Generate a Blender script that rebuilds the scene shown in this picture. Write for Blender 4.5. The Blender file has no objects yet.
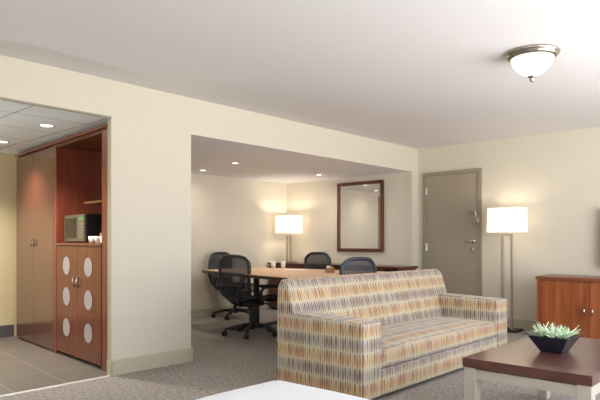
import bpy, bmesh, math, random
from mathutils import Vector, Matrix, noise
random.seed(7)
SC = bpy.context.scene
COL = SC.collection
PI = math.pi

# ------------------------------------------------------------------ materials
def new_mat(name):
    m = bpy.data.materials.new(name); m.use_nodes = True
    nt = m.node_tree; b = nt.nodes['Principled BSDF']
    return m, nt, b

def rgb(r, g, b):
    f = lambda c: ((c/255+0.055)/1.055)**2.4 if c > 10 else c/255/12.92
    return (f(r), f(g), f(b), 1)

def simple(name, col, rough=.5, metal=0, var=.04, scale=6, bump=0, bscale=200, spec=.5, emit=None, estr=0):
    m, nt, b = new_mat(name); N = nt.nodes; L = nt.links
    tc = N.new('ShaderNodeTexCoord')
    nz = N.new('ShaderNodeTexNoise'); nz.inputs['Scale'].default_value = scale; nz.inputs['Detail'].default_value = 3
    L.new(tc.outputs['Object'], nz.inputs['Vector'])
    mx = N.new('ShaderNodeMix'); mx.data_type = 'RGBA'
    mx.inputs[6].default_value = tuple(c*(1-var) for c in col[:3])+(1,)
    mx.inputs[7].default_value = tuple(min(1, c*(1+var)) for c in col[:3])+(1,)
    L.new(nz.outputs['Fac'], mx.inputs[0]); L.new(mx.outputs[2], b.inputs['Base Color'])
    b.inputs['Roughness'].default_value = rough; b.inputs['Metallic'].default_value = metal
    b.inputs['Specular IOR Level'].default_value = spec
    if bump:
        n2 = N.new('ShaderNodeTexNoise'); n2.inputs['Scale'].default_value = bscale
        L.new(tc.outputs['Object'], n2.inputs['Vector'])
        bp = N.new('ShaderNodeBump'); bp.inputs['Strength'].default_value = bump; bp.inputs['Distance'].default_value = .003
        L.new(n2.outputs['Fac'], bp.inputs['Height']); L.new(bp.outputs['Normal'], b.inputs['Normal'])
    if emit:
        b.inputs['Emission Color'].default_value = emit; b.inputs['Emission Strength'].default_value = estr
    return m

def wood(name, c1, c2, rough=.3, axis='Z', scale=1.0, coat=0.0):
    m, nt, b = new_mat(name); N = nt.nodes; L = nt.links
    tc = N.new('ShaderNodeTexCoord'); mp = N.new('ShaderNodeMapping')
    s = {'X': (1.2, 14, 14), 'Y': (14, 1.2, 14), 'Z': (14, 14, 1.2)}[axis]
    mp.inputs['Scale'].default_value = tuple(v*scale for v in s)
    L.new(tc.outputs['Object'], mp.inputs['Vector'])
    n1 = N.new('ShaderNodeTexNoise'); n1.inputs['Scale'].default_value = 1.0; n1.inputs['Detail'].default_value = 6; n1.inputs['Distortion'].default_value = .6
    L.new(mp.outputs['Vector'], n1.inputs['Vector'])
    cr = N.new('ShaderNodeValToRGB'); cr.color_ramp.elements[0].position = .3; cr.color_ramp.elements[1].position = .7
    cr.color_ramp.elements[0].color = c1; cr.color_ramp.elements[1].color = c2
    L.new(n1.outputs['Fac'], cr.inputs['Fac']); L.new(cr.outputs['Color'], b.inputs['Base Color'])
    b.inputs['Roughness'].default_value = rough; b.inputs['Coat Weight'].default_value = coat; b.inputs['Coat Roughness'].default_value = .15
    return m

def math_node(nt, op, a, b=None, c=None):
    n = nt.nodes.new('ShaderNodeMath'); n.operation = op
    for i, v in enumerate((a, b, c)):
        if v is None: continue
        if isinstance(v, (int, float)): n.inputs[i].default_value = v
        else: nt.links.new(v, n.inputs[i])
    return n.outputs[0]

def fabric_mat(name):
    """leaf-shaped vertical dashes in rows, blue / orange / yellow / cream"""
    m, nt, b = new_mat(name); N = nt.nodes; L = nt.links
    uv = N.new('ShaderNodeUVMap'); sp = N.new('ShaderNodeSeparateXYZ'); L.new(uv.outputs['UV'], sp.inputs[0])
    u = math_node(nt, 'DIVIDE', sp.outputs[0], .0205); v = math_node(nt, 'DIVIDE', math_node(nt, 'ADD', sp.outputs[1], 5.05), .1)
    row = math_node(nt, 'FLOOR', v); fv = math_node(nt, 'FRACT', v)
    u2 = math_node(nt, 'ADD', u, 1000.0)
    cu = math_node(nt, 'FLOOR', u2); fu = math_node(nt, 'FRACT', u2)
    cmb = N.new('ShaderNodeCombineXYZ'); L.new(cu, cmb.inputs[0]); L.new(row, cmb.inputs[1])
    wn = N.new('ShaderNodeTexWhiteNoise'); wn.noise_dimensions = '2D'; L.new(cmb.outputs[0], wn.inputs['Vector'])
    # lens mask
    sn = math_node(nt, 'SINE', math_node(nt, 'MULTIPLY', fv, PI))
    wid = math_node(nt, 'MULTIPLY_ADD', math_node(nt, 'POWER', sn, .5), .36, .13)
    dist = math_node(nt, 'ABSOLUTE', math_node(nt, 'SUBTRACT', fu, .5))
    mask = math_node(nt, 'SUBTRACT', wid, dist)
    mask = math_node(nt, 'MULTIPLY', mask, 7.0)
    mask = math_node(nt, 'MINIMUM', math_node(nt, 'MAXIMUM', mask, 0.0), 1.0)
    # row tint: rows alternate between warm and cool
    par = math_node(nt, 'MODULO', math_node(nt, 'ABSOLUTE', row), 2.0)
    warm = N.new('ShaderNodeValToRGB'); cool = N.new('ShaderNodeValToRGB')
    def ramp(r, cols):
        e = r.color_ramp; e.interpolation = 'CONSTANT'
        while len(e.elements) < len(cols): e.elements.new(.5)
        for i, c in enumerate(cols): e.elements[i].position = i/len(cols); e.elements[i].color = c
    ramp(warm, [rgb(196,130,52), rgb(208,166,72), rgb(180,112,56), rgb(200,148,62)])
    ramp(cool, [rgb(60,74,104), rgb(96,110,132), rgb(84,84,90), rgb(126,136,148)])
    L.new(wn.outputs['Value'], warm.inputs['Fac']); L.new(wn.outputs['Value'], cool.inputs['Fac'])
    # in a warm row three stripes of four are warm, in a cool row one of three; the tint drifts down each stripe
    q = math_node(nt, 'MODULO', cu, 2.0)
    w1 = math_node(nt, 'MULTIPLY_ADD', par, .34, .08)
    w2 = math_node(nt, 'MULTIPLY_ADD', q, .36, w1)
    w3 = math_node(nt, 'MULTIPLY_ADD', math_node(nt, 'MULTIPLY', math_node(nt, 'SUBTRACT', .5, fv), math_node(nt, 'MULTIPLY_ADD', q, -1.6, 1.0)), 1.0, w2)
    w4 = math_node(nt, 'MINIMUM', math_node(nt, 'MAXIMUM', w3, 0.0), 1.0)
    mx = N.new('ShaderNodeMix'); mx.data_type = 'RGBA'; L.new(w4, mx.inputs[0]); L.new(cool.outputs['Color'], mx.inputs[6]); L.new(warm.outputs['Color'], mx.inputs[7])
    m2 = N.new('ShaderNodeMix'); m2.data_type = 'RGBA'; L.new(mask, m2.inputs[0])
    m2.inputs[6].default_value = rgb(192, 187, 160); L.new(mx.outputs[2], m2.inputs[7])
    L.new(m2.outputs[2], b.inputs['Base Color'])
    b.inputs['Roughness'].default_value = .62; b.inputs['Sheen Weight'].default_value = .25
    return m

def carpet_mat():
    m, nt, b = new_mat('carpet'); N = nt.nodes; L = nt.links
    tc = N.new('ShaderNodeTexCoord')
    n1 = N.new('ShaderNodeTexNoise'); n1.inputs['Scale'].default_value = 34; n1.inputs['Detail'].default_value = 4
    L.new(tc.outputs['Object'], n1.inputs['Vector'])
    r1 = N.new('ShaderNodeValToRGB'); e = r1.color_ramp
    e.elements[0].position = .36; e.elements[0].color = rgb(136,131,126); e.elements[1].position = .62; e.elements[1].color = rgb(166,160,153)
    L.new(n1.outputs['Fac'], r1.inputs['Fac'])
    mp = N.new('ShaderNodeMapping'); mp.inputs['Scale'].default_value = (10, 17, 1); mp.inputs['Rotation'].default_value = (0, 0, .5)
    L.new(tc.outputs['Object'], mp.inputs['Vector'])
    vo = N.new('ShaderNodeTexVoronoi'); vo.inputs['Scale'].default_value = 1.0
    L.new(mp.outputs['Vector'], vo.inputs['Vector'])
    msk = math_node(nt, 'LESS_THAN', vo.outputs['Distance'], .2)
    sel = N.new('ShaderNodeSeparateColor'); L.new(vo.outputs['Color'], sel.inputs[0])
    a = math_node(nt, 'GREATER_THAN', sel.outputs[0], .55); bl = math_node(nt, 'LESS_THAN', sel.outputs[0], .3)
    mo = N.new('ShaderNodeMix'); mo.data_type = 'RGBA'; L.new(math_node(nt, 'MULTIPLY', math_node(nt, 'MULTIPLY', msk, a), .6), mo.inputs[0])
    L.new(r1.outputs['Color'], mo.inputs[6]); mo.inputs[7].default_value = rgb(182,140,92)
    mb = N.new('ShaderNodeMix'); mb.data_type = 'RGBA'; L.new(math_node(nt, 'MULTIPLY', math_node(nt, 'MULTIPLY', msk, bl), .4), mb.inputs[0])
    L.new(mo.outputs[2], mb.inputs[6]); mb.inputs[7].default_value = rgb(92,98,116)
    L.new(mb.outputs[2], b.inputs['Base Color']); b.inputs['Roughness'].default_value = .95; b.inputs['Specular IOR Level'].default_value = .1
    n3 = N.new('ShaderNodeTexNoise'); n3.inputs['Scale'].default_value = 400; L.new(tc.outputs['Object'], n3.inputs['Vector'])
    bp = N.new('ShaderNodeBump'); bp.inputs['Strength'].default_value = .5; bp.inputs['Distance'].default_value = .004
    L.new(n3.outputs['Fac'], bp.inputs['Height']); L.new(bp.outputs['Normal'], b.inputs['Normal'])
    return m

def tile_mat(name, c, grout, size, ox, oy, gw, rough, rot=0, var=.08):
    m, nt, b = new_mat(name); N = nt.nodes; L = nt.links
    tc = N.new('ShaderNodeTexCoord'); mp = N.new('ShaderNodeMapping'); mp.inputs['Location'].default_value = (ox, oy, 0); mp.inputs['Rotation'].default_value = (0, 0, rot)
    L.new(tc.outputs['Object'], mp.inputs['Vector'])
    sp = N.new('ShaderNodeSeparateXYZ'); L.new(mp.outputs['Vector'], sp.inputs[0])
    tx = math_node(nt, 'DIVIDE', sp.outputs[0], size[0]); ty = math_node(nt, 'DIVIDE', sp.outputs[1], size[1])
    def edge(t, s):
        d = math_node(nt, 'ABSOLUTE', math_node(nt, 'SUBTRACT', math_node(nt, 'FRACT', t), .5))
        return math_node(nt, 'GREATER_THAN', d, .5-gw/s/2)
    g = math_node(nt, 'MAXIMUM', edge(tx, size[0]), edge(ty, size[1]))
    cmb = N.new('ShaderNodeCombineXYZ'); L.new(math_node(nt, 'FLOOR', tx), cmb.inputs[0]); L.new(math_node(nt, 'FLOOR', ty), cmb.inputs[1])
    wn = N.new('ShaderNodeTexWhiteNoise'); wn.noise_dimensions = '2D'; L.new(cmb.outputs[0], wn.inputs['Vector'])
    nz = N.new('ShaderNodeTexNoise'); nz.inputs['Scale'].default_value = 5; nz.inputs['Detail'].default_value = 5; L.new(tc.outputs['Object'], nz.inputs['Vector'])
    f = math_node(nt, 'MULTIPLY_ADD', wn.outputs['Value'], .4, math_node(nt, 'MULTIPLY', nz.outputs['Fac'], .6))
    mx = N.new('ShaderNodeMix'); mx.data_type = 'RGBA'; L.new(f, mx.inputs[0])
    mx.inputs[6].default_value = tuple(v*(1-var) for v in c[:3])+(1,); mx.inputs[7].default_value = tuple(v*(1+var) for v in c[:3])+(1,)
    m2 = N.new('ShaderNodeMix'); m2.data_type = 'RGBA'; L.new(g, m2.inputs[0]); L.new(mx.outputs[2], m2.inputs[6]); m2.inputs[7].default_value = grout
    L.new(m2.outputs[2], b.inputs['Base Color']); b.inputs['Roughness'].default_value = rough
    return m

def mesh_fabric(name, col, alpha):
    m, nt, b = new_mat(name); N = nt.nodes; L = nt.links
    b.inputs['Base Color'].default_value = col; b.inputs['Roughness'].default_value = .6
    uv = N.new('ShaderNodeUVMap'); sp = N.new('ShaderNodeSeparateXYZ'); L.new(uv.outputs['UV'], sp.inputs[0])
    w = math_node(nt, 'SINE', math_node(nt, 'MULTIPLY', sp.outputs[0], 900.0))
    w2 = math_node(nt, 'SINE', math_node(nt, 'MULTIPLY', sp.outputs[1], 900.0))
    f = math_node(nt, 'MULTIPLY_ADD', math_node(nt, 'MULTIPLY', w, w2), .15, alpha)
    tr = N.new('ShaderNodeBsdfTransparent'); ms = N.new('ShaderNodeMixShader'); L.new(f, ms.inputs[0])
    L.new(tr.outputs[0], ms.inputs[1]); L.new(b.outputs[0], ms.inputs[2]); L.new(ms.outputs[0], N['Material Output'].inputs['Surface'])
    return m

def shade_mat(name, col, estr=0.0):
    m, nt, b = new_mat(name); N = nt.nodes; L = nt.links
    d = N.new('ShaderNodeBsdfDiffuse'); t = N.new('ShaderNodeBsdfTranslucent'); ms = N.new('ShaderNodeMixShader'); ms.inputs[0].default_value = .5
    uv = N.new('ShaderNodeTexCoord'); nz = N.new('ShaderNodeTexNoise'); nz.inputs['Scale'].default_value = 150; L.new(uv.outputs['Object'], nz.inputs['Vector'])
    mx = N.new('ShaderNodeMix'); mx.data_type = 'RGBA'; mx.inputs[6].default_value = tuple(c*.95 for c in col[:3])+(1,); mx.inputs[7].default_value = col
    L.new(nz.outputs['Fac'], mx.inputs[0]); L.new(mx.outputs[2], d.inputs[0]); L.new(mx.outputs[2], t.inputs[0])
    L.new(d.outputs[0], ms.inputs[1]); L.new(t.outputs[0], ms.inputs[2])
    em = N.new('ShaderNodeEmission'); em.inputs[0].default_value = (1, .93, .82, 1); em.inputs[1].default_value = estr; ad = N.new('ShaderNodeAddShader')
    L.new(ms.outputs[0], ad.inputs[0]); L.new(em.outputs[0], ad.inputs[1]); L.new(ad.outputs[0], N['Material Output'].inputs['Surface'])
    return m

def glass_mat(name, col=(1, 1, 1, 1), rough=0, thin=True):
    m, nt, b = new_mat(name)
    b.inputs['Base Color'].default_value = col; b.inputs['Roughness'].default_value = rough
    b.inputs['Transmission Weight'].default_value = 1; b.inputs['IOR'].default_value = 1.45
    return m

M = {}
M['wall'] = simple('wall_paint', rgb(208,201,184), .75, var=.015, bump=.06, bscale=90, spec=.25)
M['wall_warm'] = simple('alcove_wall_paint', rgb(214,206,190), .75, var=.015, bump=.06, bscale=90, spec=.25)
M['wall_yellow'] = simple('kitchen_wall_paint', rgb(214,197,158), .7, var=.02, spec=.25)
M['ceiling'] = simple('ceiling_paint', rgb(226,224,224), .85, var=.01, bump=.08, bscale=120, spec=.15)
M['soffit'] = simple('alcove_ceiling_paint', rgb(236,237,240), .85, var=.01, spec=.15)
M['olive'] = simple('olive_trim_paint', rgb(186,180,158), .45, var=.03)
M['door'] = simple('taupe_door_paint', rgb(156,145,128), .45, var=.03)
M['doorframe'] = simple('olive_door_frame_paint', rgb(146,139,120), .45, var=.03)
M['darkbase'] = simple('slate_vinyl_base', rgb(92,88,88), .4, var=.05)
M['carpet'] = carpet_mat()
M['tile'] = tile_mat('floor_tile', rgb(112,106,100), rgb(168,160,150), (.60, .40), .106, -.092, .007, .38, rot=.085)
M['ceil_tile'] = tile_mat('ceiling_panel', rgb(228,235,238), rgb(150,152,146), (.60, .61), .45, -.03, .012, .8, var=.02)
M['fabric'] = fabric_mat('sofa_fabric')
M['cherry'] = wood('cherry_veneer', rgb(98,48,28), rgb(124,64,40), .3, coat=.3)
M['cherry_red'] = wood('red_cherry_edge', rgb(112,54,38), rgb(134,70,52), .3, coat=.3)
M['cherry_in'] = wood('cherry_interior', rgb(84,44,22), rgb(106,60,32), .4)
M['wardrobe'] = wood('wardrobe_laminate', rgb(92,52,38), rgb(112,66,50), .22, coat=.8)
M['cherry_tv'] = wood('media_cabinet_cherry', rgb(124,60,28), rgb(164,92,48), .35, coat=.2)
M['cherry_h'] = wood('media_cabinet_edge', rgb(112,58,36), rgb(136,76,50), .35, axis='X', coat=.2)
M['dark_h'] = wood('espresso_veneer', rgb(78,46,40), rgb(98,60,50), .3, axis='Y', coat=.4)
M['mahog'] = wood('mahogany_veneer', rgb(78,40,30), rgb(96,52,40), .3, axis='X', coat=.3)
M['table_light'] = wood('honey_table_top', rgb(214,166,124), rgb(230,188,148), .45, axis='X', coat=.1)
M['table_edge'] = simple('dark_table_edge', rgb(62,42,36), .4)
M['mirror_frame'] = wood('mirror_frame_wood', rgb(76,44,30), rgb(104,62,42), .35)
M['mirror'] = simple('mirror_glass', (.86, .87, .85, 1), .01, metal=1, var=0)
M['champagne'] = simple('champagne_metal', rgb(192,184,168), .38, metal=.25, var=.04, scale=20)
M['nickel'] = simple('brushed_nickel', rgb(172,164,152), .28, metal=1, var=.05, scale=30)
M['strip'] = simple('aluminium_strip', rgb(222,220,214), .4, metal=.3)
M['steel'] = simple('steel', rgb(188,184,176), .25, metal=1)
M['lamp_metal'] = simple('lamp_metal', rgb(176,168,156), .38, metal=.5)
M['black'] = simple('black_plastic', rgb(30,31,34), .45, var=.1)
M['chair'] = simple('graphite_plastic', rgb(34,36,40), .42, var=.1)
M['chair_frame'] = simple('graphite_frame', rgb(50,54,60), .4, var=.1)
M['chair_mesh'] = mesh_fabric('chair_mesh', rgb(54,56,62), .84)
M['screen'] = simple('screen_glass', rgb(14,15,17), .12, var=0)
M['bowl'] = simple('blue_black_ceramic', rgb(34,36,48), .28, var=.1)
M['leaf'] = simple('succulent_leaf', rgb(164,190,150), .5, var=.3, scale=25)
M['leaf2'] = simple('pale_succulent_leaf', rgb(216,228,202), .5, var=.2, scale=25)
M['soil'] = simple('dark_soil', rgb(52,42,34), .95, var=.3, scale=60, bump=.6)
M['white'] = simple('white_bedding', rgb(222,225,229), .8, var=.01)
M['mattress'] = simple('mattress_ticking', rgb(226,224,220), .8)
M['bed_base'] = simple('bed_base_fabric', rgb(120,112,100), .9)
M['shade'] = shade_mat('lamp_shade_linen', (.93, .90, .84, 1), .2)
M['bulb'] = simple('bulb', (1, .9, .75, 1), .4, emit=(1, .85, .62, 1), estr=8)
M['opal'] = simple('opal_glass', (.95, .93, .9, 1), .25, var=0, emit=(1, .96, .9, 1), estr=.75)
M['lens'] = simple('downlight_lens', (.95, .95, .95, 1), .4, var=0, emit=(1, .96, .9, 1), estr=7)
M['frost'] = simple('frosted_glass', rgb(178,172,176), .35, var=.1, scale=30)
M['white_trim'] = simple('white_enamel', rgb(225,224,220), .4)
M['ceramic'] = simple('white_ceramic', rgb(236,232,222), .25)
M['paper'] = simple('paper', rgb(236,230,216), .8)
M['glass'] = glass_mat('clear_glass', (.97, .98, .98, 1), .02)
M['basket'] = simple('tan_wicker', rgb(150,112,74), .7, var=.3, scale=120)
M['gold'] = simple('gold_wrap', rgb(196,158,86), .35, metal=.6)
M['green_led'] = simple('green_display', rgb(60,140,70), .3, emit=(.2, .9, .3, 1), estr=.08)
M['micro'] = simple('microwave_silver', rgb(124,116,102), .35, metal=.6)
M['keys'] = simple('grey_keys', rgb(140,136,120), .5)

# ------------------------------------------------------------------ mesh helpers
def box_uv(bm):
    uvl = bm.loops.layers.uv.verify()
    for f in bm.faces:
        n = f.normal; ax = max(range(3), key=lambda i: abs(n[i]))
        for l in f.loops:
            c = l.vert.co
            l[uvl].uv = (c.y, c.z) if ax == 0 else ((c.x, c.z) if ax == 1 else (c.y, c.x))

def link(name, bm, mat, parent=None, smooth=False, loc=None, uv=True):
    bmesh.ops.recalc_face_normals(bm, faces=bm.faces) if smooth != 'keep' else None
    bm.normal_update()
    if uv: box_uv(bm)
    me = bpy.data.meshes.new(name); bm.to_mesh(me); bm.free()
    if smooth:
        for p in me.polygons: p.use_smooth = True
    if not isinstance(mat, (list, tuple)): mat = [mat]
    for k in mat: me.materials.append(k)
    o = bpy.data.objects.new(name, me); COL.objects.link(o)
    if parent: o.parent = parent
    if loc: o.location = loc
    return o

def box(bm, x0, x1, y0, y1, z0, z1, bev=0, seg=2, mi=0):
    r = bmesh.ops.create_cube(bm, size=1)
    vs = r['verts']
    for v in vs:
        v.co = Vector(((x0+x1)/2+v.co.x*(x1-x0), (y0+y1)/2+v.co.y*(y1-y0), (z0+z1)/2+v.co.z*(z1-z0)))
    fs = set(f for v in vs for f in v.link_faces)
    for f in fs: f.material_index = mi
    if bev:
        es = list(set(e for v in vs for e in v.link_edges))
        bmesh.ops.bevel(bm, geom=es, offset=bev, segments=seg, affect='EDGES', profile=.5)
    return vs

def B(*a, **k):
    bm = bmesh.new(); box(bm, *a, **k); return bm

def tube(bm, pts, r, seg=8, closed=False, cap=True, flat=1.0):
    """sweep a circle (radius r or list) along pts"""
    pts = [Vector(p) for p in pts]; n = len(pts)
    rs = r if isinstance(r, (list, tuple)) else [r]*n
    rings = []; prev = None
    for i, p in enumerate(pts):
        if closed: t = pts[(i+1) % n]-pts[i-1]
        else: t = pts[min(i+1, n-1)]-pts[max(i-1, 0)]
        t.normalize()
        if prev is None:
            a = Vector((0, 0, 1)) if abs(t.z) < .9 else Vector((1, 0, 0))
            s = t.cross(a).normalized()
        else:
            s = prev-t*prev.dot(t)
            s = s.normalized() if s.length > 1e-6 else t.orthogonal().normalized()
        prev = s; q = t.cross(s)
        rings.append([bm.verts.new(p+s*math.cos(2*PI*k/seg)*rs[i]+q*math.sin(2*PI*k/seg)*rs[i]*flat) for k in range(seg)])
    m = n if closed else n-1
    for i in range(m):
        a, b = rings[i], rings[(i+1) % n]
        off = 0
        if closed and i == n-1:
            off = min(range(seg), key=lambda o: sum((a[k].co-b[(k+o) % seg].co).length for k in range(seg)))
        for k in range(seg):
            bm.faces.new((a[k], a[(k+1) % seg], b[(k+1+off) % seg], b[(k+off) % seg]))
    if cap and not closed:
        bm.faces.new(rings[0][::-1]); bm.faces.new(rings[-1])

def lathe(bm, prof, seg=32, c=(0, 0, 0), axis='Z'):
    rings = []
    for (r, z) in prof:
        ring = []
        for k in range(seg):
            a = 2*PI*k/seg
            p = (r*math.cos(a), r*math.sin(a), z)
            if axis == 'Y': p = (p[0], p[2], p[1])
            if axis == 'X': p = (p[2], p[0], p[1])
            ring.append(bm.verts.new((c[0]+p[0], c[1]+p[1], c[2]+p[2])))
        rings.append(ring)
    for a, b in zip(rings, rings[1:]):
        for k in range(seg): bm.faces.new((a[k], a[(k+1) % seg], b[(k+1) % seg], b[k]))
    if prof[0][0] > 1e-4: bm.faces.new(rings[0][::-1])
    if prof[-1][0] > 1e-4: bm.faces.new(rings[-1])
    bmesh.ops.remove_doubles(bm, verts=bm.verts, dist=1e-5)

def cyl(bm, r, z0, z1, seg=20, c=(0, 0, 0), axis='Z', r2=None):
    lathe(bm, [(r, z0), (r if r2 is None else r2, z1)], seg, c, axis)

def prism(bm, poly, z0, z1, bev=0):
    lo = [bm.verts.new((x, y, z0)) for x, y in poly]; hi = [bm.verts.new((x, y, z1)) for x, y in poly]
    n = len(poly)
    bm.faces.new(lo[::-1]); bm.faces.new(hi)
    for i in range(n): bm.faces.new((lo[i], lo[(i+1) % n], hi[(i+1) % n], hi[i]))

def thing(name, label, cat, loc=(0, 0, 0), rz=0, group=None):
    o = bpy.data.objects.new(name, None); COL.objects.link(o); o.location = loc; o.rotation_euler = (0, 0, rz)
    o.empty_display_size = .1
    o['label'] = label; o['category'] = cat
    if group: o['group'] = group
    return o

def tag(o, label, cat, group=None):
    o['label'] = label; o['category'] = cat
    if group: o['group'] = group
    return o

def struct(name, bm, mat, parent=None, **k):
    o = link(name, bm, mat, parent, **k)
    if parent is None: o['kind'] = 'structure'
    return o

def copy_tree(o, parent=None):
    c = o.copy(); COL.objects.link(c); c.parent = parent
    for ch in o.children: copy_tree(ch, c)
    return c

# ------------------------------------------------------------------ the room
H = 2.436
YB = 7.267      # wall with the entry door
XR = 5.25       # window wall on the right, out of frame
YR = -1.6       # wall behind the camera
WT = .12

bm = bmesh.new(); box(bm, 0, XR, YR, YB, -.06, 0); box(bm, -2.62, 0, 3.2, YB, -.06, 0)
# one carpet mesh over room and alcove
floor = struct('floor', bm, M['carpet'])
struct('floor', B(-2.8, -.02, .3, 3.2, -.06, .001), M['tile'])
struct('trim_1', B(-.02, .012, .5, 2.450, -.02, .007, bev=.002), M['strip'])     # metal threshold strip between tile and carpet

struct('ceiling', B(-WT, XR+WT, YR-WT, YB+WT, H, H+.08), M['ceiling'])
struct('ceiling', B(-2.62, -.001, 3.258, 7.2, 2.10, 2.16), M['soffit'])            # low ceiling of the alcove
struct('ceiling', B(-2.8, -.05, .3, 3.3, 2.136, 2.19), M['ceil_tile'])             # panel ceiling of the kitchenette

# left wall with its two openings
bm = bmesh.new()
box(bm, -WT, 0, YR, .9, 0, H)                     # out of frame
box(bm, -.06, 0, .9, 2.456, 2.132, H)              # lintel over the kitchenette
box(bm, -.052, 0, 2.456, 2.497, 0, H); box(bm, -.052, 0, 2.497, 3.259, 0, H); box(bm, -WT, -.052, 3.257, 3.259, 2.12, H)     # pier
box(bm, -.06, 0, 3.259, 7.10, 2.1005, H)             # beam over the alcove
box(bm, -WT, 0, 7.10, YB+WT, 0, H)
struct('wall_left', bm, M['wall'])
struct('wall_back', B(0, XR+WT, YB, YB+WT, 0, H), M['wall'])
# right wall with a wide window
bm = bmesh.new()
WY0, WY1, WZ0, WZ1 = 1.9, 6.3, .35, 2.25
box(bm, XR, XR+WT, YR, WY0, 0, H); box(bm, XR, XR+WT, WY1, YB, 0, H)
box(bm, XR, XR+WT, WY0, WY1, 0, WZ0); box(bm, XR, XR+WT, WY0, WY1, WZ1, H)
struct('wall_right', bm, M['wall'])
bm = bmesh.new()
VX0, VX1 = 2.9, 4.9
box(bm, -WT, VX0, YR-WT, YR, 0, H); box(bm, VX1, XR+WT, YR-WT, YR, 0, H)
box(bm, VX0, VX1, YR-WT, YR, 0, .35); box(bm, VX0, VX1, YR-WT, YR, WZ1, H)
struct('wall_rear', bm, M['wall'])
def window_frame(name, axis, a0, a1, c0, c1, pos):
    bm = bmesh.new(); t = .05
    def bb(p0, p1, q0, q1):
        if axis == 'X': box(bm, pos, pos+.06, p0, p1, q0, q1)
        else: box(bm, p0, p1, pos, pos+.06, q0, q1)
    bb(a0, a1, c0, c0+t); bb(a0, a1, c1-t, c1)
    n = 4
    for i in range(n+1):
        p = a0+(a1-a0-t)*i/n; bb(p, p+t, c0+t, c1-t)
    struct(name, bm, M['white_trim'])
window_frame('window_1', 'X', WY0, WY1, WZ0, WZ1, XR+.03)
window_frame('window_2', 'Y', VX0, VX1, .35, WZ1, YR-.09)

# alcove
XA = -2.45
struct('wall_alcove_far', B(XA-WT, XA, 4.36, 7.30, 0, 2.10), M['wall_warm'])
struct('wall_alcove_far', B(XA-WT, XA, 3.257, 3.42, 0, 2.10), M['wall_warm'])
struct('wall_alcove_far', B(XA-WT, XA, 3.42, 4.36, 2.04, 2.10), M['wall_warm'])
struct('wall_alcove_right', B(XA, -WT, 7.10, 7.22, 0, 2.10), M['wall_warm'])
struct('wall_alcove_left', B(-2.62, -.054, 3.20, 3.257, 0, 2.12), M['wall_warm'])
# kitchenette
struct('wall_kitchen_far', B(-2.80, -2.68, .3, 3.28, 0, 2.14), M['wall_yellow'])
struct('wall_kitchen_near', B(-2.8, -WT, .2, .3, 0, 2.14), M['wall_yellow'])

# baseboards
bh = .125
def base(name, *a, mat='olive'):
    struct(name, B(*a, bev=.003, seg=1), M[mat])
bm = bmesh.new(); box(bm, 0, .014, 2.450, 3.262, 0, bh); box(bm, -2.4, .014, 3.259, 3.273, 0, bh); box(bm, -.052, .014, 2.442, 2.456, 0, bh)
struct('baseboard_pier', bm, M['olive'])
base('baseboard_back', 0.0, .04, YB-.014, YB, 0, bh)
base('baseboard_back', 1.03, XR, YB-.014, YB, 0, bh)
base('baseboard_alcove', XA, XA+.014, 4.42, 7.1, 0, bh)
base('baseboard_alcove', XA, -WT, 7.086, 7.1, 0, bh)
base('baseboard_left', 0, .014, 7.1, YB-.014, 0, bh)
base('baseboard_kitchen', -2.68, -2.668, .3, 2.72, 0, .14, mat='darkbase')
# dark metal edge under the kitchenette lintel and down its jamb
bm = bmesh.new(); box(bm, -.02, .003, .9, 2.456, 2.122, 2.136)
struct('trim_2', bm, M['doorframe'])
struct('trim_3', B(-.054, -.002, 2.450, 2.456, 0, 2.122), M['olive'])

# entry door
d = struct('door_1', B(.140, .925, YB-.012, YB+.03, .01, 2.035, bev=.002, seg=1), M['door'])
bm = bmesh.new()
box(bm, .09, .137, YB-.03, YB+.005, 0, 2.083); box(bm, .928, .972, YB-.03, YB+.005, 0, 2.083); box(bm, .137, .928, YB-.03, YB+.005, 2.038, 2.083)
link('door_frame', bm, M['doorframe'], d)
for z in (.28, 1.03, 1.82):
    bm = bmesh.new(); cyl(bm, .009, z-.055, z+.055, 10, (.146, YB-.024, 0)); box(bm, .138, .165, YB-.016, YB-.012, z-.05, z+.05)
    link('hinge', bm, M['steel'], d)
bm = bmesh.new(); cyl(bm, .03, YB-.03, YB-.012, 20, (.855, 0, 1.115), 'Y'); cyl(bm, .011, YB-.065, YB-.03, 12, (.855, 0, 1.115), 'Y')
tube(bm, [(.862, YB-.062, 1.115), (.80, YB-.062, 1.117), (.735, YB-.056, 1.112)], [.011, .010, .008], 10)
link('door_handle', bm, M['steel'], d, smooth=True)
bm = bmesh.new(); cyl(bm, .028, YB-.032, YB-.012, 20, (.855, 0, .998), 'Y'); box(bm, .849, .861, YB-.05, YB-.03, .978, 1.018)
link('deadbolt', bm, M['steel'], d)
bm = bmesh.new(); box(bm, .893, .94, YB-.05, YB-.012, 1.355, 1.42, bev=.004)
tube(bm, [(.905, YB-.045, 1.43), (.905, YB-.05, 1.505), (.80, YB-.05, 1.515), (.80, YB-.045, 1.49), (.895, YB-.05, 1.48)], .005, 8)
link('swing_guard', bm, M['steel'], d)
bm = bmesh.new(); cyl(bm, .008, YB-.016, YB-.012, 12, (.53, 0, 1.50), 'Y'); link('peephole', bm, M['steel'], d)

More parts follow.
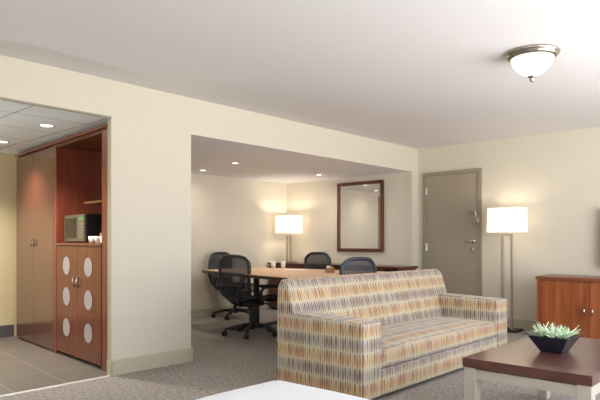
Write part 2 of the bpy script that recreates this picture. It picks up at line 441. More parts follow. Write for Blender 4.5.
# alcove side door, seen in the mirror only
d2 = struct('door_2', B(XA-.05, XA-.01, 3.47, 4.30, .01, 1.98), M['door'])
bm = bmesh.new(); box(bm, XA-.06, XA+.02, 3.42, 3.465, 0, 2.04); box(bm, XA-.06, XA+.02, 4.305, 4.36, 0, 2.04); box(bm, XA-.06, XA+.02, 3.465, 4.305, 1.985, 2.04)
link('door_frame', bm, M['doorframe'], d2)
bm = bmesh.new(); cyl(bm, .028, XA-.01, XA+.02, 16, (0, 4.22, 1.05), 'X'); tube(bm, [(XA+.04, 4.22, 1.05), (XA+.04, 4.10, 1.05)], .01, 8); cyl(bm, .01, XA+.01, XA+.045, 10, (0, 4.22, 1.05), 'X')
link('door_handle', bm, M['steel'], d2)

# ------------------------------------------------------------------ ceiling lights
t = thing('ceiling_light', 'round flush ceiling light with brushed metal ring and white glass bowl', 'ceiling light', (2.815, 4.095, H))
bm = bmesh.new(); lathe(bm, [(.05, 0), (.176, 0), (.183, -.008), (.180, -.018), (.167, -.024), (.166, -.034), (.155, -.044), (.142, -.046), (.130, -.04), (.05, -.03)], 48)
link('ring', bm, M['nickel'], t, smooth=True)
bm = bmesh.new(); lathe(bm, [(.144, -.040), (.142, -.056), (.130, -.086), (.106, -.120), (.074, -.148), (.040, -.165), (.001, -.172)], 48)
link('glass_bowl', bm, M['opal'], t, smooth=True)
bm = bmesh.new(); lathe(bm, [(.001, -.160), (.030, -.164), (.033, -.172), (.020, -.180), (.013, -.188), (.016, -.196), (.008, -.206), (.001, -.210)], 20)
link('finial', bm, M['nickel'], t, smooth=True)

def downlight(x, y, z, label, group=None, energy=12, col=(1, .92, .82), r=.07, angle=120):
    t = thing('recessed_downlight', label, 'downlight', (x, y, z), group=group)
    bm = bmesh.new(); lathe(bm, [(r*.72, 0), (r*.78, -.006), (r, -.006), (r*1.06, 0)], 28); link('trim_ring', bm, M['white_trim'], t, smooth=True)
    bm = bmesh.new(); cyl(bm, r*.73, -.002, .0, 24); link('lens', bm, M['lens'], t)
    l = bpy.data.lights.new('downlight_lamp', 'SPOT'); l.energy = energy; l.color = col; l.spot_size = math.radians(angle); l.spot_blend = 1.0; l.shadow_soft_size = .05
    o = bpy.data.objects.new('downlight_lamp', l); COL.objects.link(o); o.location = (x, y, z-.03)
downlight(-.755, 2.255, 2.136, 'recessed downlight over the kitchenette cabinet, right one in the panel ceiling', energy=95)
downlight(-1.92, 2.31, 2.136, 'recessed downlight over the kitchenette wardrobe, cut by the left picture edge', energy=95)
downlight(-1.17, 4.82, 2.10, 'brighter recessed downlight in the alcove ceiling left of the table lamp', energy=22, r=.05, angle=172)
downlight(-2.05, 5.0, 2.10, 'recessed downlight in the alcove ceiling nearest the far left wall', energy=9, r=.05, angle=172)
downlight(-1.22, 6.50, 2.10, 'recessed downlight in the alcove ceiling in front of the mirror', energy=24, r=.05, angle=172)

# ------------------------------------------------------------------ kitchenette cabinets (u runs left along the front)
CR = -math.radians(4.5)
cab = thing('kitchenette_cabinet', 'tall cherry cabinet with open microwave niche above two doors with round frosted windows', 'cabinet', (-.10, 2.50, 0), CR)
DP = .50
def U(u0, u1, y0, y1, z0, z1, **k): return B(-u1, -u0, y0, y1, z0, z1, **k)
link('side_panel', U(.03, .165, 0, DP, 0.0, 2.07, bev=.003), M['cherry_red'], cab)
link('side_panel', U(1.19, 1.26, -.01, DP, 0.0, 2.07, bev=.003), M['cherry_red'], cab)
link('back_panel', U(.165, 1.19, DP-.02, DP, 0, 2.07), M['cherry_in'], cab)
link('top_panel', U(.165, 1.19, 0, DP-.02, 2.04, 2.07), M['cherry_in'], cab)
link('counter', U(.165, 1.19, -.012, DP-.02, 1.07, 1.095, bev=.003), M['cherry_red'], cab)
link('bottom_panel', U(.165, 1.19, .02, DP-.02, .03, .06), M['cherry'], cab)
for (a, b_, hx) in ((.170, .676, .64), (.680, 1.186, .72)):
    dr = link('door', U(a, b_, -.006, .016, .035, 1.066, bev=.002), M['cherry'], cab)
    for z in (.287, .583, .877):
        uc = {.17: .431, .68: .935}[a]
        bm = bmesh.new(); cyl(bm, .088, -.0075, -.004, 32, (-uc, 0, z), 'Y')
        w = link('round_window', bm, M['frost'], dr)
        bm = bmesh.new(); lathe(bm, [(.087, -.006), (.087, -.0085), (.093, -.0085), (.093, -.006)], 32, (-uc, 0, z), 'Y')
        link('window_rim', bm, M['cherry_red'], dr)
    bm = bmesh.new(); tube(bm, [(-hx, -.008, .69), (-hx, -.028, .70), (-hx, -.030, .735), (-hx, -.028, .765), (-hx, -.008, .775)], .008, 10)
    link('door_handle', bm, M['steel'], dr, smooth=True)
link('shelf', U(.165, .66, .05, DP-.02, 1.455, 1.475), M['cherry_in'], cab)
link('shelf', U(.165, .40, .14, DP-.02, 1.72, 1.74), M['cherry_in'], cab)
link('shelf_support', U(.64, .66, .30, DP-.02, 1.475, 2.04), M['cherry_in'], cab)

wr = thing('wardrobe', 'tall glossy brown two-door wardrobe against the kitchenette far wall', 'wardrobe', (-.10, 2.50, 0), CR)
link('body', U(1.27, 2.42, .02, DP, 0.0, 2.07), M['wardrobe'], wr)
dl_ = link('door', U(1.275, 1.845, -.006, .016, .02, 2.06, bev=.002), M['wardrobe'], wr)
dl2 = link('door', U(1.849, 2.415, -.006, .016, .02, 2.06, bev=.002), M['wardrobe'], wr)
for u, dd in ((1.81, dl_), (1.885, dl2)):
    bm = bmesh.new(); tube(bm, [(-u, -.008, 1.06), (-u, -.028, 1.07), (-u, -.030, 1.095), (-u, -.028, 1.12), (-u, -.008, 1.13)], .008, 10)
    link('door_handle', bm, M['steel'], dd, smooth=True)
o = link('trim_4', U(.03, 2.42, -.02, .05, 2.074, 2.10), M['cherry_red']); o.location = (-.10, 2.50, 0); o.rotation_euler = (0, 0, CR); o['kind'] = 'structure'

def cabpt(u, y, z):
    v = Matrix.Rotation(CR, 3, 'Z') @ Vector((-u, y, z)); return (v.x-.10, v.y+2.50, v.z)
mw = thing('microwave_oven', 'silver microwave oven standing in the cherry cabinet niche', 'microwave', cabpt(.87, .04, 1.095), CR)
link('body', B(-.24, .24, .02, .34, .008, .27, bev=.004), M['black'], mw)
link('door', B(-.238, .10, 0, .02, .012, .266, bev=.003), M['micro'], mw)
link('window', B(-.20, .06, -.003, 0, .05, .235), M['screen'], mw)
pn = link('control_panel', B(.104, .238, 0, .02, .012, .266, bev=.003), M['micro'], mw)
link('display', B(.125, .217, -.003, 0, .215, .24), M['green_led'], pn)
bm = bmesh.new()
for i in range(3):
    for j in range(5): box(bm, .125+i*.033, .150+i*.033, -.003, 0, .05+j*.03, .068+j*.03)
k = link('keypad', bm, M['keys'], pn)
for fx in (-.2, .2):
    for fy in (.05, .3): bm = bmesh.new(); cyl(bm, .012, 0, .009, 10, (fx, fy, 0)); link('foot', bm, M['black'], mw)

cm = thing('coffee_maker', 'black coffee maker beside the microwave in the cabinet niche', 'coffee maker', cabpt(.36, .22, 1.095), CR)
bm = bmesh.new(); box(bm, -.08, .08, -.09, .10, 0, .03, bev=.006); box(bm, -.08, .08, .03, .10, .03, .30, bev=.008); box(bm, -.085, .085, -.09, .10, .23, .33, bev=.012)
link('body', bm, M['black'], cm)
bm = bmesh.new(); lathe(bm, [(.001, .032), (.055, .032), (.066, .07), (.062, .13), (.048, .165), (.05, .175)], 24, (0, -.03, 0)); link('carafe', bm, M['screen'], cm, smooth=True)
bm = bmesh.new(); tube(bm, [(0, -.085, .16), (0, -.125, .15), (0, -.13, .09), (0, -.095, .07)], .009, 8); link('carafe_handle', bm, M['black'], cm, smooth=True)
for i, (u, y, z, lab) in enumerate([(.53, .07, 1.095, 'white coffee cup nearest the microwave in the niche'), (.38, .06, 1.095, 'white coffee cup in front of the coffee maker')]):
    t = thing('coffee_cup', lab, 'cup', cabpt(u, y, z), CR, 'white cups in the cabinet niche'); t.scale = (.85, .85, .8)
    bm = bmesh.new(); lathe(bm, [(.001, 0), (.025, 0), (.034, .03), (.038, .075), (.035, .075), (.031, .03), (.001, .008)], 20); link('body', bm, M['ceramic'], t, smooth=True)
    bm = bmesh.new(); tube(bm, [(.035, 0, .06), (.055, 0, .055), (.058, 0, .035), (.036, 0, .022)], .004, 6); link('handle', bm, M['ceramic'], t, smooth=True)
t = thing('snack_box', 'small gold-topped condiment box at the right of the cabinet niche', 'box', cabpt(.235, .06, 1.095), CR)
link('body', B(-.035, .035, -.03, .03, 0, .07, bev=.003), M['ceramic'], t); link('lid', B(-.038, .038, -.033, .033, .07, .09, bev=.003), M['gold'], t)
t = thing('wall_outlet', 'white electrical outlet inside the cabinet niche above the cups', 'outlet', cabpt(.30, DP-.021, 1.40), CR)
link('plate', B(-.035, .035, -.006, .0, 0, .11, bev=.002, seg=1), M['white_trim'], t)
link('socket', B(-.018, .018, -.008, -.006, .02, .09), M['ceramic'], t)

# ------------------------------------------------------------------ sofa
SX0, SX1, SY0, SY1 = 1.245, 2.06, 3.125, 5.49
sofa = thing('sofa', 'long sofa in blue, orange and cream patterned fabric', 'sofa', (SX0, SY0, 0))
W, Ln = SX1-SX0, SY1-SY0
AW = .235
def arm(y0, y1):
    bm = bmesh.new(); box(bm, .03, W, y0, y1, .025, .553, bev=.022, seg=4)
    for v in bm.verts:
        if v.co.z > .3: v.co.z += .025*(1-v.co.x/W)
    return bm
for (a, b_) in ((0, AW), (Ln-AW, Ln)): link('armrest', arm(a, b_), M['fabric'], sofa, smooth=True)
link('base', B(.04, W-.004, AW-.01, Ln-AW+.01, .03, .212, bev=.012, seg=3), M['fabric'], sofa, smooth=True)
# seat cushion with a crowned top
bm = bmesh.new(); box(bm, .17, W-.005, AW+.003, Ln-AW-.003, .205, .35, bev=.0)
bmesh.ops.subdivide_edges(bm, edges=bm.edges[:], cuts=11, use_grid_fill=True)
cx, cy, hx, hy = (.17+W)/2, Ln/2, (W-.17)/2, Ln/2-AW
for v in bm.verts:
    px, py = (v.co.x-cx)/hx, (v.co.y-cy)/hy
    # round the front edges
    if v.co.z > .30: v.co.z += .035*(1-px**4)*(1-py**6)
    ez = abs(v.co.z-.28)/.075
    if px > .8: v.co.x -= .02*min(1, ez)**3
bmesh.ops.bevel(bm, geom=[e for e in bm.edges if e.calc_face_angle(0) > .9], offset=.018, segments=3, affect='EDGES', profile=.5)
link('seat_cushion', bm, M['fabric'], sofa, smooth=True)
# backrest: sloped front, rounded top and ends
bm = bmesh.new()
prof = [(.0, .03), (.0, .40), (.005, .70), (.010, .785), (.032, .818), (.070, .824), (.102, .810), (.120, .775), (.165, .64), (.205, .50), (.235, .36), (.24, .03)]
ys = [.004, .008, .016, .03, .05, .08, .3, Ln/2, Ln-.3, Ln-.08, Ln-.05, Ln-.03, Ln-.016, Ln-.008, Ln-.004]
def inset(y):
    dd = min(y, Ln-y)-.004; r = .07 if y > 1 else .045
    return r-math.sqrt(max(0, r*r-(r-min(dd, r))**2)) if dd < r else 0
rows = []
for y in ys:
    i = inset(y); i2 = i
    cxp = .1
    rows.append([bm.verts.new((px+(cxp-px)*i2*1.2 if px > cxp or True else px, y, pz-i2*.9 if pz > .45 else pz)) for px, pz in prof])
for a, b_ in zip(rows, rows[1:]):
    for k in range(len(prof)-1): bm.faces.new((a[k], a[k+1], b_[k+1], b_[k]))
    bm.faces.new((a[-1], a[0], b_[0], b_[-1]))
bm.faces.new(rows[0]); bm.faces.new(rows[-1][::-1])
bmesh.ops.triangulate(bm, faces=[f for f in bm.faces if len(f.verts) > 4])
o = link('backrest', bm, M['fabric'], sofa)
for p in o.data.polygons: p.use_smooth = abs(p.normal.y) < .8
for (x, y) in ((.07, .08), (W-.07, .08), (.07, Ln-.08), (W-.07, Ln-.08)):
    bm = bmesh.new(); cyl(bm, .02, 0, .035, 14, (x, y, 0), r2=.026); link('foot', bm, M['black'], sofa)

# ------------------------------------------------------------------ coffee table
TX0, TX1, TY0, TY1 = 2.824, 3.505, 3.03, 4.22
t = thing('coffee_table', 'low coffee table with dark brown top on pale metal legs', 'table', ((TX0+TX1)/2, (TY0+TY1)/2, 0))
hx, hy = (TX1-TX0)/2, (TY1-TY0)/2
link('tabletop', B(-hx, hx, -hy, hy, .398, .45, bev=.003), M['dark_h'], t)
LW = .068
for sx in (-1, 1):
    for sy in (-1, 1):
        a, b_ = sorted((sx*(hx-.006), sx*(hx-.006-LW))); c, e = sorted((sy*(hy-.006), sy*(hy-.006-LW)))
        link('leg', B(a, b_, c, e, 0, .398, bev=.002, seg=1), M['champagne'], t)
for sy in (-1, 1):
    c, e = sorted((sy*(hy-.012), sy*(hy-.04))); link('apron', B(-hx+LW, hx-LW, c, e, .338, .39), M['champagne'], t)
for sx in (-1, 1):
    a, b_ = sorted((sx*(hx-.012), sx*(hx-.04))); link('apron', B(a, b_, -hy+LW, hy-LW, .338, .39), M['champagne'], t)

# succulent bowl
pl = thing('potted_succulent', 'spiky pale green succulent in a square dark blue bowl on the coffee table', 'potted plant', (3.145, 3.567, .45), math.radians(-2))
pl.scale = (1.06, 1.06, 1.10)
bm = bmesh.new()
def sq(h, z): return [bm.verts.new((x*h, y*h, z)) for x, y in ((-1, -1), (1, -1), (1, 1), (-1, 1))]
r0, r1, r2, r3 = sq(.055, 0), sq(.108, .088), sq(.101, .088), sq(.075, .045)
for a, b_ in ((r0, r1), (r1, r2), (r2, r3)):
    for k in range(4): bm.faces.new((a[k], a[(k+1) % 4], b_[(k+1) % 4], b_[k]))
bm.faces.new(r0[::-1]); bm.faces.new(r3)
link('bowl', bm, M['bowl'], pl)
link('soil', B(-.088, .088, -.088, .088, .055, .070), M['soil'], pl)
random.seed(3)
for i in range(9):
    gx, gy = (-.062+.062*(i % 3))+random.uniform(-.012, .012), (-.062+.062*(i//3))+random.uniform(-.012, .012)
    bm = bmesh.new()
    for k in range(15):
        az = 2*PI*k/15*2.3+random.uniform(-.25, .25); el = random.uniform(.45, 1.25); ln = random.uniform(.060, .10)
        d0 = Vector((math.cos(az)*math.cos(el), math.sin(az)*math.cos(el), math.sin(el)))
        pts = []
        for s in range(6):
            q = s/5; pts.append(Vector((gx*.9, gy*.9, .076))+d0*ln*q+Vector((d0.x, d0.y, 0))*.012*q*q+Vector((0, 0, -.012*q*q)))
        tube(bm, pts, [.003, .0052, .0052, .0042, .003, .0006], 6, flat=.6)
    link('rosette', bm, M['leaf2'] if i % 2 else M['leaf'], pl, smooth=True)

# ------------------------------------------------------------------ bed
bed = thing('bed', 'white bed corner with rounded duvet at the bottom edge of the picture', 'bed', (2.855, .01, 0))
link('base', B(.10, 2.05, .12, 1.36, .0, .30, bev=.01), M['bed_base'], bed)
link('mattress', B(.06, 2.1, .10, 1.42, .30, .55, bev=.04, seg=4), M['mattress'], bed, smooth=True)
bm = bmesh.new(); box(bm, 0, 2.12, .02, 1.50, .22, .615)
bmesh.ops.subdivide_edges(bm, edges=bm.edges[:], cuts=13, use_grid_fill=True)
bmesh.ops.bevel(bm, geom=[e for e in bm.edges if e.calc_face_angle(0) > .9], offset=.06, segments=5, affect='EDGES', profile=.5)
for v in bm.verts:
    n = noise.noise(v.co*3.1)
    v.co.z += n*.006
    if v.co.z < .5: v.co.y += noise.noise(Vector((v.co.x*7, 1, v.co.z)))*.012*(.55-v.co.z)*3; v.co.x += noise.noise(Vector((v.co.y*7, 2, v.co.z)))*.012*(.55-v.co.z)*3
bmesh.ops.delete(bm, geom=[f for f in bm.faces if f.calc_center_median().z < .225], context='FACES')
link('duvet', bm, M['white'], bed, smooth=True)

# ------------------------------------------------------------------ media cabinet, television
mc = thing('media_cabinet', 'low cherry wood cabinet with two steel handles against the back wall', 'cabinet', (1.885, 6.72, 0))
MW = 2.16
link('top', B(-.012, MW+.012, -.012, .54, .678, .712, bev=.003), M['cherry_h'], mc)
link('body', B(0, MW, .02, .54, .04, .678), M['cherry_tv'], mc)
link('plinth', B(.03, MW-.03, .05, .52, 0, .04), M['black'], mc)
link('side_panel', B(0, .035, -.0, .02, .0, .678), M['cherry_tv'], mc)
def bow(x, z0, z1, parent, y=-.006):
    bm = bmesh.new(); tube(bm, [(x, y, z0), (x, y-.024, z0+.012), (x, y-.028, (z0+z1)/2), (x, y-.024, z1-.012), (x, y, z1)], [.007, .009, .010, .009, .007], 10)
    link('door_handle', bm, M['steel'], parent, smooth=True)
cuts = [.038, .56, 1.082, 1.604, 2.126]
for i in range(4):
    dd = link('door', B(cuts[i], cuts[i+1]-.004, -.004, .018, .05, .655, bev=.002), M['cherry_tv'], mc)
    bow(cuts[i+1]-.045 if i % 2 == 0 else cuts[i]+.04, .31, .385, dd)

tv = thing('television', 'flat television on the wall, only its left edge in view', 'television', (3.005, YB-.003, 1.15))
link('back_cover', B(-.55, .55, -.075, -.03, -.32, .32, bev=.01), M['black'], tv)
bm = bmesh.new()
box(bm, -.575, -.55, -.09, -.04, -.335, .335, bev=.003); box(bm, .55, .575, -.09, -.04, -.335, .335, bev=.003)
box(bm, -.55, .55, -.09, -.04, .31, .335, bev=.003); box(bm, -.55, .55, -.09, -.04, -.335, -.31, bev=.003)
link('bezel', bm, M['black'], tv)
link('screen', B(-.55, .55, -.085, -.076, -.31, .31), M['screen'], tv)
link('wall_bracket', B(-.2, .2, -.03, 0, -.15, .15), M['black'], tv)

# ------------------------------------------------------------------ lamps
def shade_box(w0, d0, w1, d1, z0, z1, parent):
    bm = bmesh.new(); n = 8
    lo = [(-w0, -d0), (w0, -d0), (w0, d0), (-w0, d0)]; hi = [(-w1, -d1), (w1, -d1), (w1, d1), (-w1, d1)]
    a = [bm.verts.new((x, y, z0)) for x, y in lo]; b_ = [bm.verts.new((x, y, z1)) for x, y in hi]
    for k in range(4): bm.faces.new((a[k], a[(k+1) % 4], b_[(k+1) % 4], b_[k]))
    bmesh.ops.bevel(bm, geom=[e for e in bm.edges if abs(e.verts[0].co.z-e.verts[1].co.z) > .1], offset=.02, segments=4, affect='EDGES', profile=.5)
    o = link('lamp_shade', bm, M['shade'], parent)
    md = o.modifiers.new('thick', 'SOLIDIFY'); md.thickness = .002
    return o
def lamp_light(loc, energy, col, size=.04):
    l = bpy.data.lights.new('lamp_bulb_light', 'POINT'); l.energy = energy; l.color = col; l.shadow_soft_size = size
    o = bpy.data.objects.new('lamp_bulb_light', l); COL.objects.link(o); o.location = loc
def bulb(parent, z):
    bm = bmesh.new(); lathe(bm, [(.012, z-.05), (.014, z-.03), (.026, z), (.022, z+.022), (.001, z+.032)], 16); link('bulb', bm, M['bulb'], parent, smooth=True)
def make_lamp(name, label, cat, loc, h0, zs0, zs1, gap, wr_, base_d, sw, sd, taper, mat):
    """two square posts joined at the top, base plate, shade"""
    t = thing(name, label, cat, loc)
    link('base', B(-base_d[0], base_d[0], -base_d[1], base_d[1], 0, base_d[2], bev=.004), M['black'] if h0 > .6 else mat, t)
    for s in (-1, 1):
        link('pole', B(s*gap-wr_, s*gap+wr_, -wr_, wr_, base_d[2], h0-2*wr_, bev=.001, seg=1), mat, t)
    link('crossbar', B(-gap-wr_, gap+wr_, -wr_, wr_, h0-2*wr_, h0, bev=.001, seg=1), mat, t)
    bm = bmesh.new(); cyl(bm, .006, h0, zs1+.012, 10); cyl(bm, .012, zs1+.006, zs1+.03, 12)
    for s in (-1, 1):
        tube(bm, [(0, 0, zs1-.004), (s*sw*taper, 0, zs1-.004)], .0025, 6); tube(bm, [(0, 0, zs1-.004), (0, s*sd*taper, zs1-.004)], .0025, 6)
    link('harp', bm, mat, t)
    shade_box(sw, sd, sw*taper, sd*taper, zs0, zs1, t)
    return t
fl = make_lamp('floor_lamp', 'floor lamp with white rectangular shade on two slim metal posts', 'floor lamp', (1.41, 7.02, 0), 1.21, 1.225, 1.525, .0595, .014, (.155, .12, .028), .215, .13, .955, M['lamp_metal'])
tl = make_lamp('table_lamp', 'lit table lamp with a cream shade standing on the dark credenza', 'table lamp', (-2.12, 6.80, .768), .45, .478, .762, .042, .010, (.12, .07, .018), .19, .135, .97, M['steel'])
for t_, z, e, c in ((fl, 1.37, 4, (1, .88, .7)), (tl, .61, 8, (1, .87, .70))):
    bm = bmesh.new(); lathe(bm, [(.010, z-.06), (.014, z-.03), (.026, z), (.022, z+.022), (.001, z+.032)], 16); link('bulb', bm, M['bulb'], t_, smooth=True)
    p = t_.location; lamp_light((p.x, p.y, p.z+z+.05), e, c)

# ------------------------------------------------------------------ mirror
mr = thing('wall_mirror', 'rectangular wall mirror in a dark wood frame above the credenza', 'mirror', (-.898, 7.1, 1.487))
mw_, mh, fw = .432, .532, .05
bm = bmesh.new()
box(bm, -mw_, -mw_+fw, -.035, 0, -mh, mh, bev=.004); box(bm, mw_-fw, mw_, -.035, 0, -mh, mh, bev=.004)
box(bm, -mw_+fw, mw_-fw, -.035, 0, mh-fw, mh, bev=.004); box(bm, -mw_+fw, mw_-fw, -.035, 0, -mh, -mh+fw, bev=.004)
link('frame', bm, M['mirror_frame'], mr)
link('glass', B(-mw_+fw, mw_-fw, -.018, -.010, -mh+fw, mh-fw), M['mirror'], mr)

# ------------------------------------------------------------------ credenza
cr = thing('credenza', 'long dark mahogany credenza along the wall under the mirror', 'credenza', (-1.1, 6.86, 0))
link('top', B(-1.33, 1.205, -.24, .235, .736, .768, bev=.003), M['mahog'], cr)
link('body', B(-1.31, .93, -.22, .235, .05, .736), M['mahog'], cr)
for i in range(3):
    x0 = -1.30+i*.745
    dr = link('drawer', B(x0, x0+.735, -.238, -.22, .53, .72, bev=.002), M['mahog'], cr); 
    bm = bmesh.new(); tube(bm, [(x0+.30, -.24, .63), (x0+.30, -.265, .63), (x0+.43, -.265, .63), (x0+.43, -.24, .63)], .005, 8); link('pull', bm, M['steel'], dr)
    link('door', B(x0, x0+.735, -.238, -.22, .07, .525, bev=.002), M['mahog'], cr)
link('end_panel', B(1.15, 1.19, -.22, .20, 0, .736), M['mahog'], cr)
link('plinth', B(-1.29, .92, -.20, .22, 0, .05), M['black'], cr)

# ------------------------------------------------------------------ conference table
ct = thing('conference_table', 'honey wood meeting table with a thin dark edge in the alcove', 'table', (-.6, 5.12, 0))
def outline(off):
    pts = []
    corners = [(-1.64, 4.66), (.36, 4.20), (.42, 5.90), (-1.60, 5.66)]
    # bowed long sides
    def side(p, q, bulge, n=14):
        out = []
        for i in range(n):
            s = i/n; x = p[0]+(q[0]-p[0])*s; y = p[1]+(q[1]-p[1])*s
            dx, dy = q[0]-p[0], q[1]-p[1]; l = math.hypot(dx, dy)
            b_ = bulge*math.sin(PI*s); out.append((x+dy/l*b_, y-dx/l*b_))
        return out
    pts = side(corners[0], corners[1], .03)+side(corners[1], corners[2], .05, 8)+side(corners[2], corners[3], .03)+side(corners[3], corners[0], .02, 6)
    c = (-.6, 5.12)
    res = []
    for x, y in pts:
        l = math.hypot(x-c[0], y-c[1]); res.append(((x-c[0])*(1-off/l), (y-c[1])*(1-off/l)))
    return res
bm = bmesh.new(); prism(bm, outline(.010), .728, .742); link('tabletop', bm, M['table_light'], ct)
bm = bmesh.new(); prism(bm, outline(0), .706, .737); link('edge_band', bm, M['table_edge'], ct)
for x in (-.55, .55):
    bm = bmesh.new(); cyl(bm, .04, .03, .706, 20, (x, .05, 0)); cyl(bm, .16, .69, .706, 24, (x, .05, 0)); link('pedestal', bm, M['black'], ct)
    bm = bmesh.new(); box(bm, x-.035, x+.035, -.38, .45, 0, .035, bev=.008); link('foot', bm, M['black'], ct)

# small things on the table
def tumbler(x, y, lab):
    t = thing('tumbler', lab, 'tumbler', (x, y, .742), group='tumblers on the meeting table')
    bm = bmesh.new(); lathe(bm, [(.001, 0), (.026, 0), (.036, .10), (.033, .10), (.024, .008), (.001, .008)], 24); link('body', bm, M['ceramic'], t, smooth=True)
    bm = bmesh.new(); lathe(bm, [(.0375, .098), (.0375, .103), (.034, .104), (.001, .104)], 24); link('paper_lid', bm, M['paper'], t)
tumbler(-1.27, 5.60, 'left one of the two cream tumblers on the meeting table')
tumbler(-1.16, 5.68, 'right one of the two cream tumblers on the meeting table, below the lamp posts')
t = thing('desk_caddy', 'small tan caddy on the meeting table between the two rear chairs', 'caddy', (.0, 5.28, .742), .6)
t.scale = (.75, .8, 1)
bm = bmesh.new(); box(bm, -.07, .07, -.05, .05, 0, .008); box(bm, -.07, -.062, -.05, .05, 0, .055); box(bm, .062, .07, -.05, .05, 0, .055); box(bm, -.07, .07, -.05, -.042, 0, .055); box(bm, -.07, .07, .042, .05, 0, .055); link('tray', bm, M['basket'], t)
link('note_cards', B(-.05, .0, -.03, .03, .008, .078), M['paper'], t); link('pencil_block', B(.012, .05, -.03, .03, .008, .066), M['gold'], t)
tag(link('paper_sheet', B(-.14, .14, -.105, .105, 0, .002), M['paper'], loc=(-.78, 5.52, .742)), 'white sheet of paper lying flat on the meeting table', 'paper').rotation_euler = (0, 0, .3)

# ------------------------------------------------------------------ office chairs (face +y)
def loop_pts(fn, n=36): return [fn(2*PI*k/n) for k in range(n)]
def sup(a, e):
    c, s = math.cos(a), math.sin(a); return math.copysign(abs(c)**e, c), math.copysign(abs(s)**e, s)
def back_pt(u, v):
    """u -1..1 across, v -1..1 bottom to top"""
    z = .685+v*.255
    wv = .195+.055*min(1, (v+1)*.75) - (.012 if v > .8 else 0)
    x = u*wv
    y = -.245-.075*(v*.5+.5)-.025*math.sin((v*.5+.5)*PI)*0+.045*(u*u)*.8+.03*math.cos(v*PI*.9)*-.8
    return Vector((x, y, z))
def seat_pt(u, v):
    x = u*(.255-.03*(v < 0)*abs(v)); y = .02+v*.23
    z = .455+.018*u*u-.01*(1-u*u)*(1-v*v) - (.035*max(0, v-.45)**2*6)
    return Vector((x, y, z))
def membrane(fn, e, n=14, m=40):
    bm = bmesh.new(); rings = []
    for i in range(n+1):
        r = i/n
        if i == 0: rings.append([bm.verts.new(fn(0, 0))]); continue
        ring = []
        for k in range(m):
            a, b_ = sup(2*PI*k/m, e); ring.append(bm.verts.new(fn(a*r, b_*r)))
        rings.append(ring)
    for k in range(m): bm.faces.new((rings[0][0], rings[1][k], rings[1][(k+1) % m]))
    for a, b_ in zip(rings[1:], rings[2:]):
        for k in range(m): bm.faces.new((a[k], b_[k], b_[(k+1) % m], a[(k+1) % m]))
    return bm
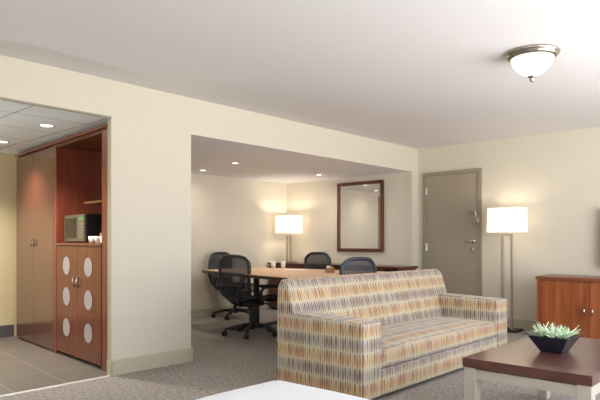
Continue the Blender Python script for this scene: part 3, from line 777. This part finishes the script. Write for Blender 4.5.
def make_chair(label, loc, rz, base_rot=0):
    t = thing('office_chair', label, 'office chair', loc, rz, 'mesh office chairs around the meeting table')
    E_ = .42
    s = link('seat', membrane(seat_pt, E_), M['chair_mesh'], t, smooth=True)
    bm = bmesh.new(); tube(bm, [seat_pt(*sup(2*PI*k/44, E_)) for k in range(44)], .017, 8, closed=True); link('seat_frame', bm, M['chair'], s, smooth=True)
    b_ = link('backrest', membrane(back_pt, .5), M['chair_mesh'], t, smooth=True)
    bm = bmesh.new(); tube(bm, [back_pt(*sup(2*PI*k/44, .5)) for k in range(44)], .020, 8, closed=True); link('back_frame', bm, M['chair_frame'], b_, smooth=True)
    bm = bmesh.new()
    for sx in (-1, 1):
        tube(bm, [(0, -.17, .36), (sx*.05, -.25, .40), (sx*.13, -.335, .50), (sx*.185, -.345, .62), (sx*.225, -.31, .72)], [.018, .018, .016, .014, .010], 8)
    link('back_support', bm, M['chair'], t, smooth=True)
    bm = bmesh.new(); pts = [(x/10*.19, -.335+.022*(x/10)**2, .60) for x in range(-10, 11, 2)]; tube(bm, pts, .032, 10, flat=.35)
    for v in bm.verts: v.co.z = .60+(v.co.z-.60)*2.2 if abs(v.co.z-.6) < .05 else v.co.z
    link('lumbar_pad', bm, M['chair'], t, smooth=True)
    bm = bmesh.new(); box(bm, -.10, .10, -.16, .14, .345, .415, bev=.025, seg=3); cyl(bm, .035, .30, .35, 16)
    tube(bm, [(.09, .02, .39), (.20, .03, .385), (.25, .03, .385)], [.007, .007, .012], 8)
    tube(bm, [(-.09, -.05, .39), (-.26, -.06, .44), (-.27, -.06, .47)], .014, 8); tube(bm, [(.09, -.05, .39), (.26, -.06, .44), (.27, -.06, .47)], .014, 8)
    tube(bm, [(0, -.12, .38), (0, -.19, .36)], .02, 8)
    link('tilt_mechanism', bm, M['chair'], t, smooth=True)
    for sx in (-1, 1):
        bm = bmesh.new(); tube(bm, [(sx*.265, -.07, .42), (sx*.295, -.13, .46), (sx*.30, -.14, .53), (sx*.295, -.10, .575), (sx*.29, -.02, .582)], [.022, .022, .020, .018, .014], 8)
        a = link('armrest', bm, M['chair'], t, smooth=True)
        bm = bmesh.new(); box(bm, sx*.288-.042, sx*.288+.042, -.12, .14, .580, .616, bev=.013, seg=3)
        for v in bm.verts: v.co.z -= max(0, v.co.y-.05)*.18
        link('arm_pad', bm, M['chair'], a, smooth=True)
    bm = bmesh.new(); cyl(bm, .026, .10, .26, 18); cyl(bm, .018, .26, .36, 16); link('gas_column', bm, M['chair'], t, smooth=False)
    bm = bmesh.new(); lathe(bm, [(.02, .07), (.05, .075), (.05, .115), (.03, .14), (.02, .14)], 24)
    for k in range(5):
        a = base_rot+2*PI*k/5+.3; c, s_ = math.cos(a), math.sin(a)
        tube(bm, [(c*.03, s_*.03, .115), (c*.16, s_*.16, .105), (c*.31, s_*.31, .075)], [.032, .026, .018], 8, flat=.8)
    base_ = link('star_base', bm, M['chair'], t, smooth=True)
    for k in range(5):
        a = base_rot+2*PI*k/5+.3; c, s_ = math.cos(a), math.sin(a)
        bm = bmesh.new(); cx, cy = c*.315, s_*.315
        mm = Matrix.Translation((cx, cy, .03)) @ Matrix.Rotation(a+.7*((k % 3)-1), 4, 'Z')
        for sd in (-.016, .016):
            v0 = len(bm.verts); lathe(bm, [(.006, sd-.009), (.026, sd-.010), (.030, sd-.006), (.030, sd+.006), (.026, sd+.010), (.006, sd+.009)], 18, axis='Y')
        box(bm, -.02, .02, -.006, .006, -.005, .034, bev=.004)
        bmesh.ops.transform(bm, matrix=mm, verts=bm.verts)
        cyl(bm, .006, .05, .075, 8, (cx, cy, 0))
        link('caster', bm, M['black'], t, smooth=True)
    return t
ch1 = make_chair('office chair in front of the meeting table, nearest the camera and seen from behind', (-.70, 4.66, 0), math.radians(2))
def dup_chair(label, loc, rz):
    c = copy_tree(ch1); c.location = loc; c.rotation_euler = (0, 0, rz); c['label'] = label; return c
dup_chair('office chair at the left end of the meeting table, behind the nearest chair', (-2.04, 5.58, 0), math.radians(-80))
dup_chair('office chair behind the meeting table, in front of the credenza below the mirror', (-1.16, 6.12, 0), math.radians(178))
dup_chair('office chair just behind the sofa at the right end of the meeting table', (.69, 4.58, 0), math.radians(85))

# ------------------------------------------------------------------ light and camera
kl = bpy.data.lights.new('kitchenette_fill', 'POINT'); kl.energy = 22; kl.color = (.93, .97, 1); kl.shadow_soft_size = .12  # added fill with no fixture, brightens the kitchenette's panel ceiling
ko = bpy.data.objects.new('kitchenette_fill', kl); COL.objects.link(ko); ko.location = (-1.0, .75, 1.25)
w = bpy.data.worlds.new('World'); SC.world = w; w.use_nodes = True
bg = w.node_tree.nodes['Background']; bg.inputs[0].default_value = (.92, .96, 1.0, 1); bg.inputs[1].default_value = 1.0
_nt = w.node_tree; _tc = _nt.nodes.new('ShaderNodeTexCoord'); _sp = _nt.nodes.new('ShaderNodeSeparateXYZ'); _nt.links.new(_tc.outputs['Generated'], _sp.inputs[0])
_cr = _nt.nodes.new('ShaderNodeValToRGB'); _e = _cr.color_ramp.elements; _e[0].position = .46; _e[1].position = .54   # added bright lower half lifts the ceiling, hazy sky above
_e[0].color = (1.0, .99, .99, 1); _e[1].color = (.58, .63, .71, 1)
_mm = math_node(_nt, 'MULTIPLY_ADD', _sp.outputs[2], .5, .5); _nt.links.new(_mm, _cr.inputs['Fac']); _nt.links.new(_cr.outputs['Color'], bg.inputs[0]); bg.inputs[1].default_value = 8.6
def portal(loc, rot, sx, sy):
    l = bpy.data.lights.new('window_portal', 'AREA'); l.shape = 'RECTANGLE'; l.size = sx; l.size_y = sy; l.cycles.is_portal = True
    o = bpy.data.objects.new('window_portal', l); COL.objects.link(o); o.location = loc; o.rotation_euler = rot
portal((XR+.02, (WY0+WY1)/2, (WZ0+WZ1)/2), (0, PI/2, 0), WZ1-WZ0, WY1-WY0)
portal(((VX0+VX1)/2, YR-.02, (.35+WZ1)/2), (PI/2, 0, 0), VX1-VX0, WZ1-.35)

cd = bpy.data.cameras.new('Camera'); cam = bpy.data.objects.new('Camera', cd); COL.objects.link(cam)
cam.location = (4.35, 0, 1.103); cam.rotation_euler = (PI/2, 0, math.radians(42.461))
cd.sensor_width = 36; cd.lens = 34.62; cd.shift_y = 42/600; cd.clip_start = .05
SC.camera = cam
SC.view_settings.view_transform = 'Standard'; SC.view_settings.look = 'None'; SC.view_settings.gamma = 1; SC.view_settings.use_curve_mapping = False
SC.view_settings.exposure = 0.32
SC.cycles.max_bounces = 12; SC.cycles.diffuse_bounces = 8
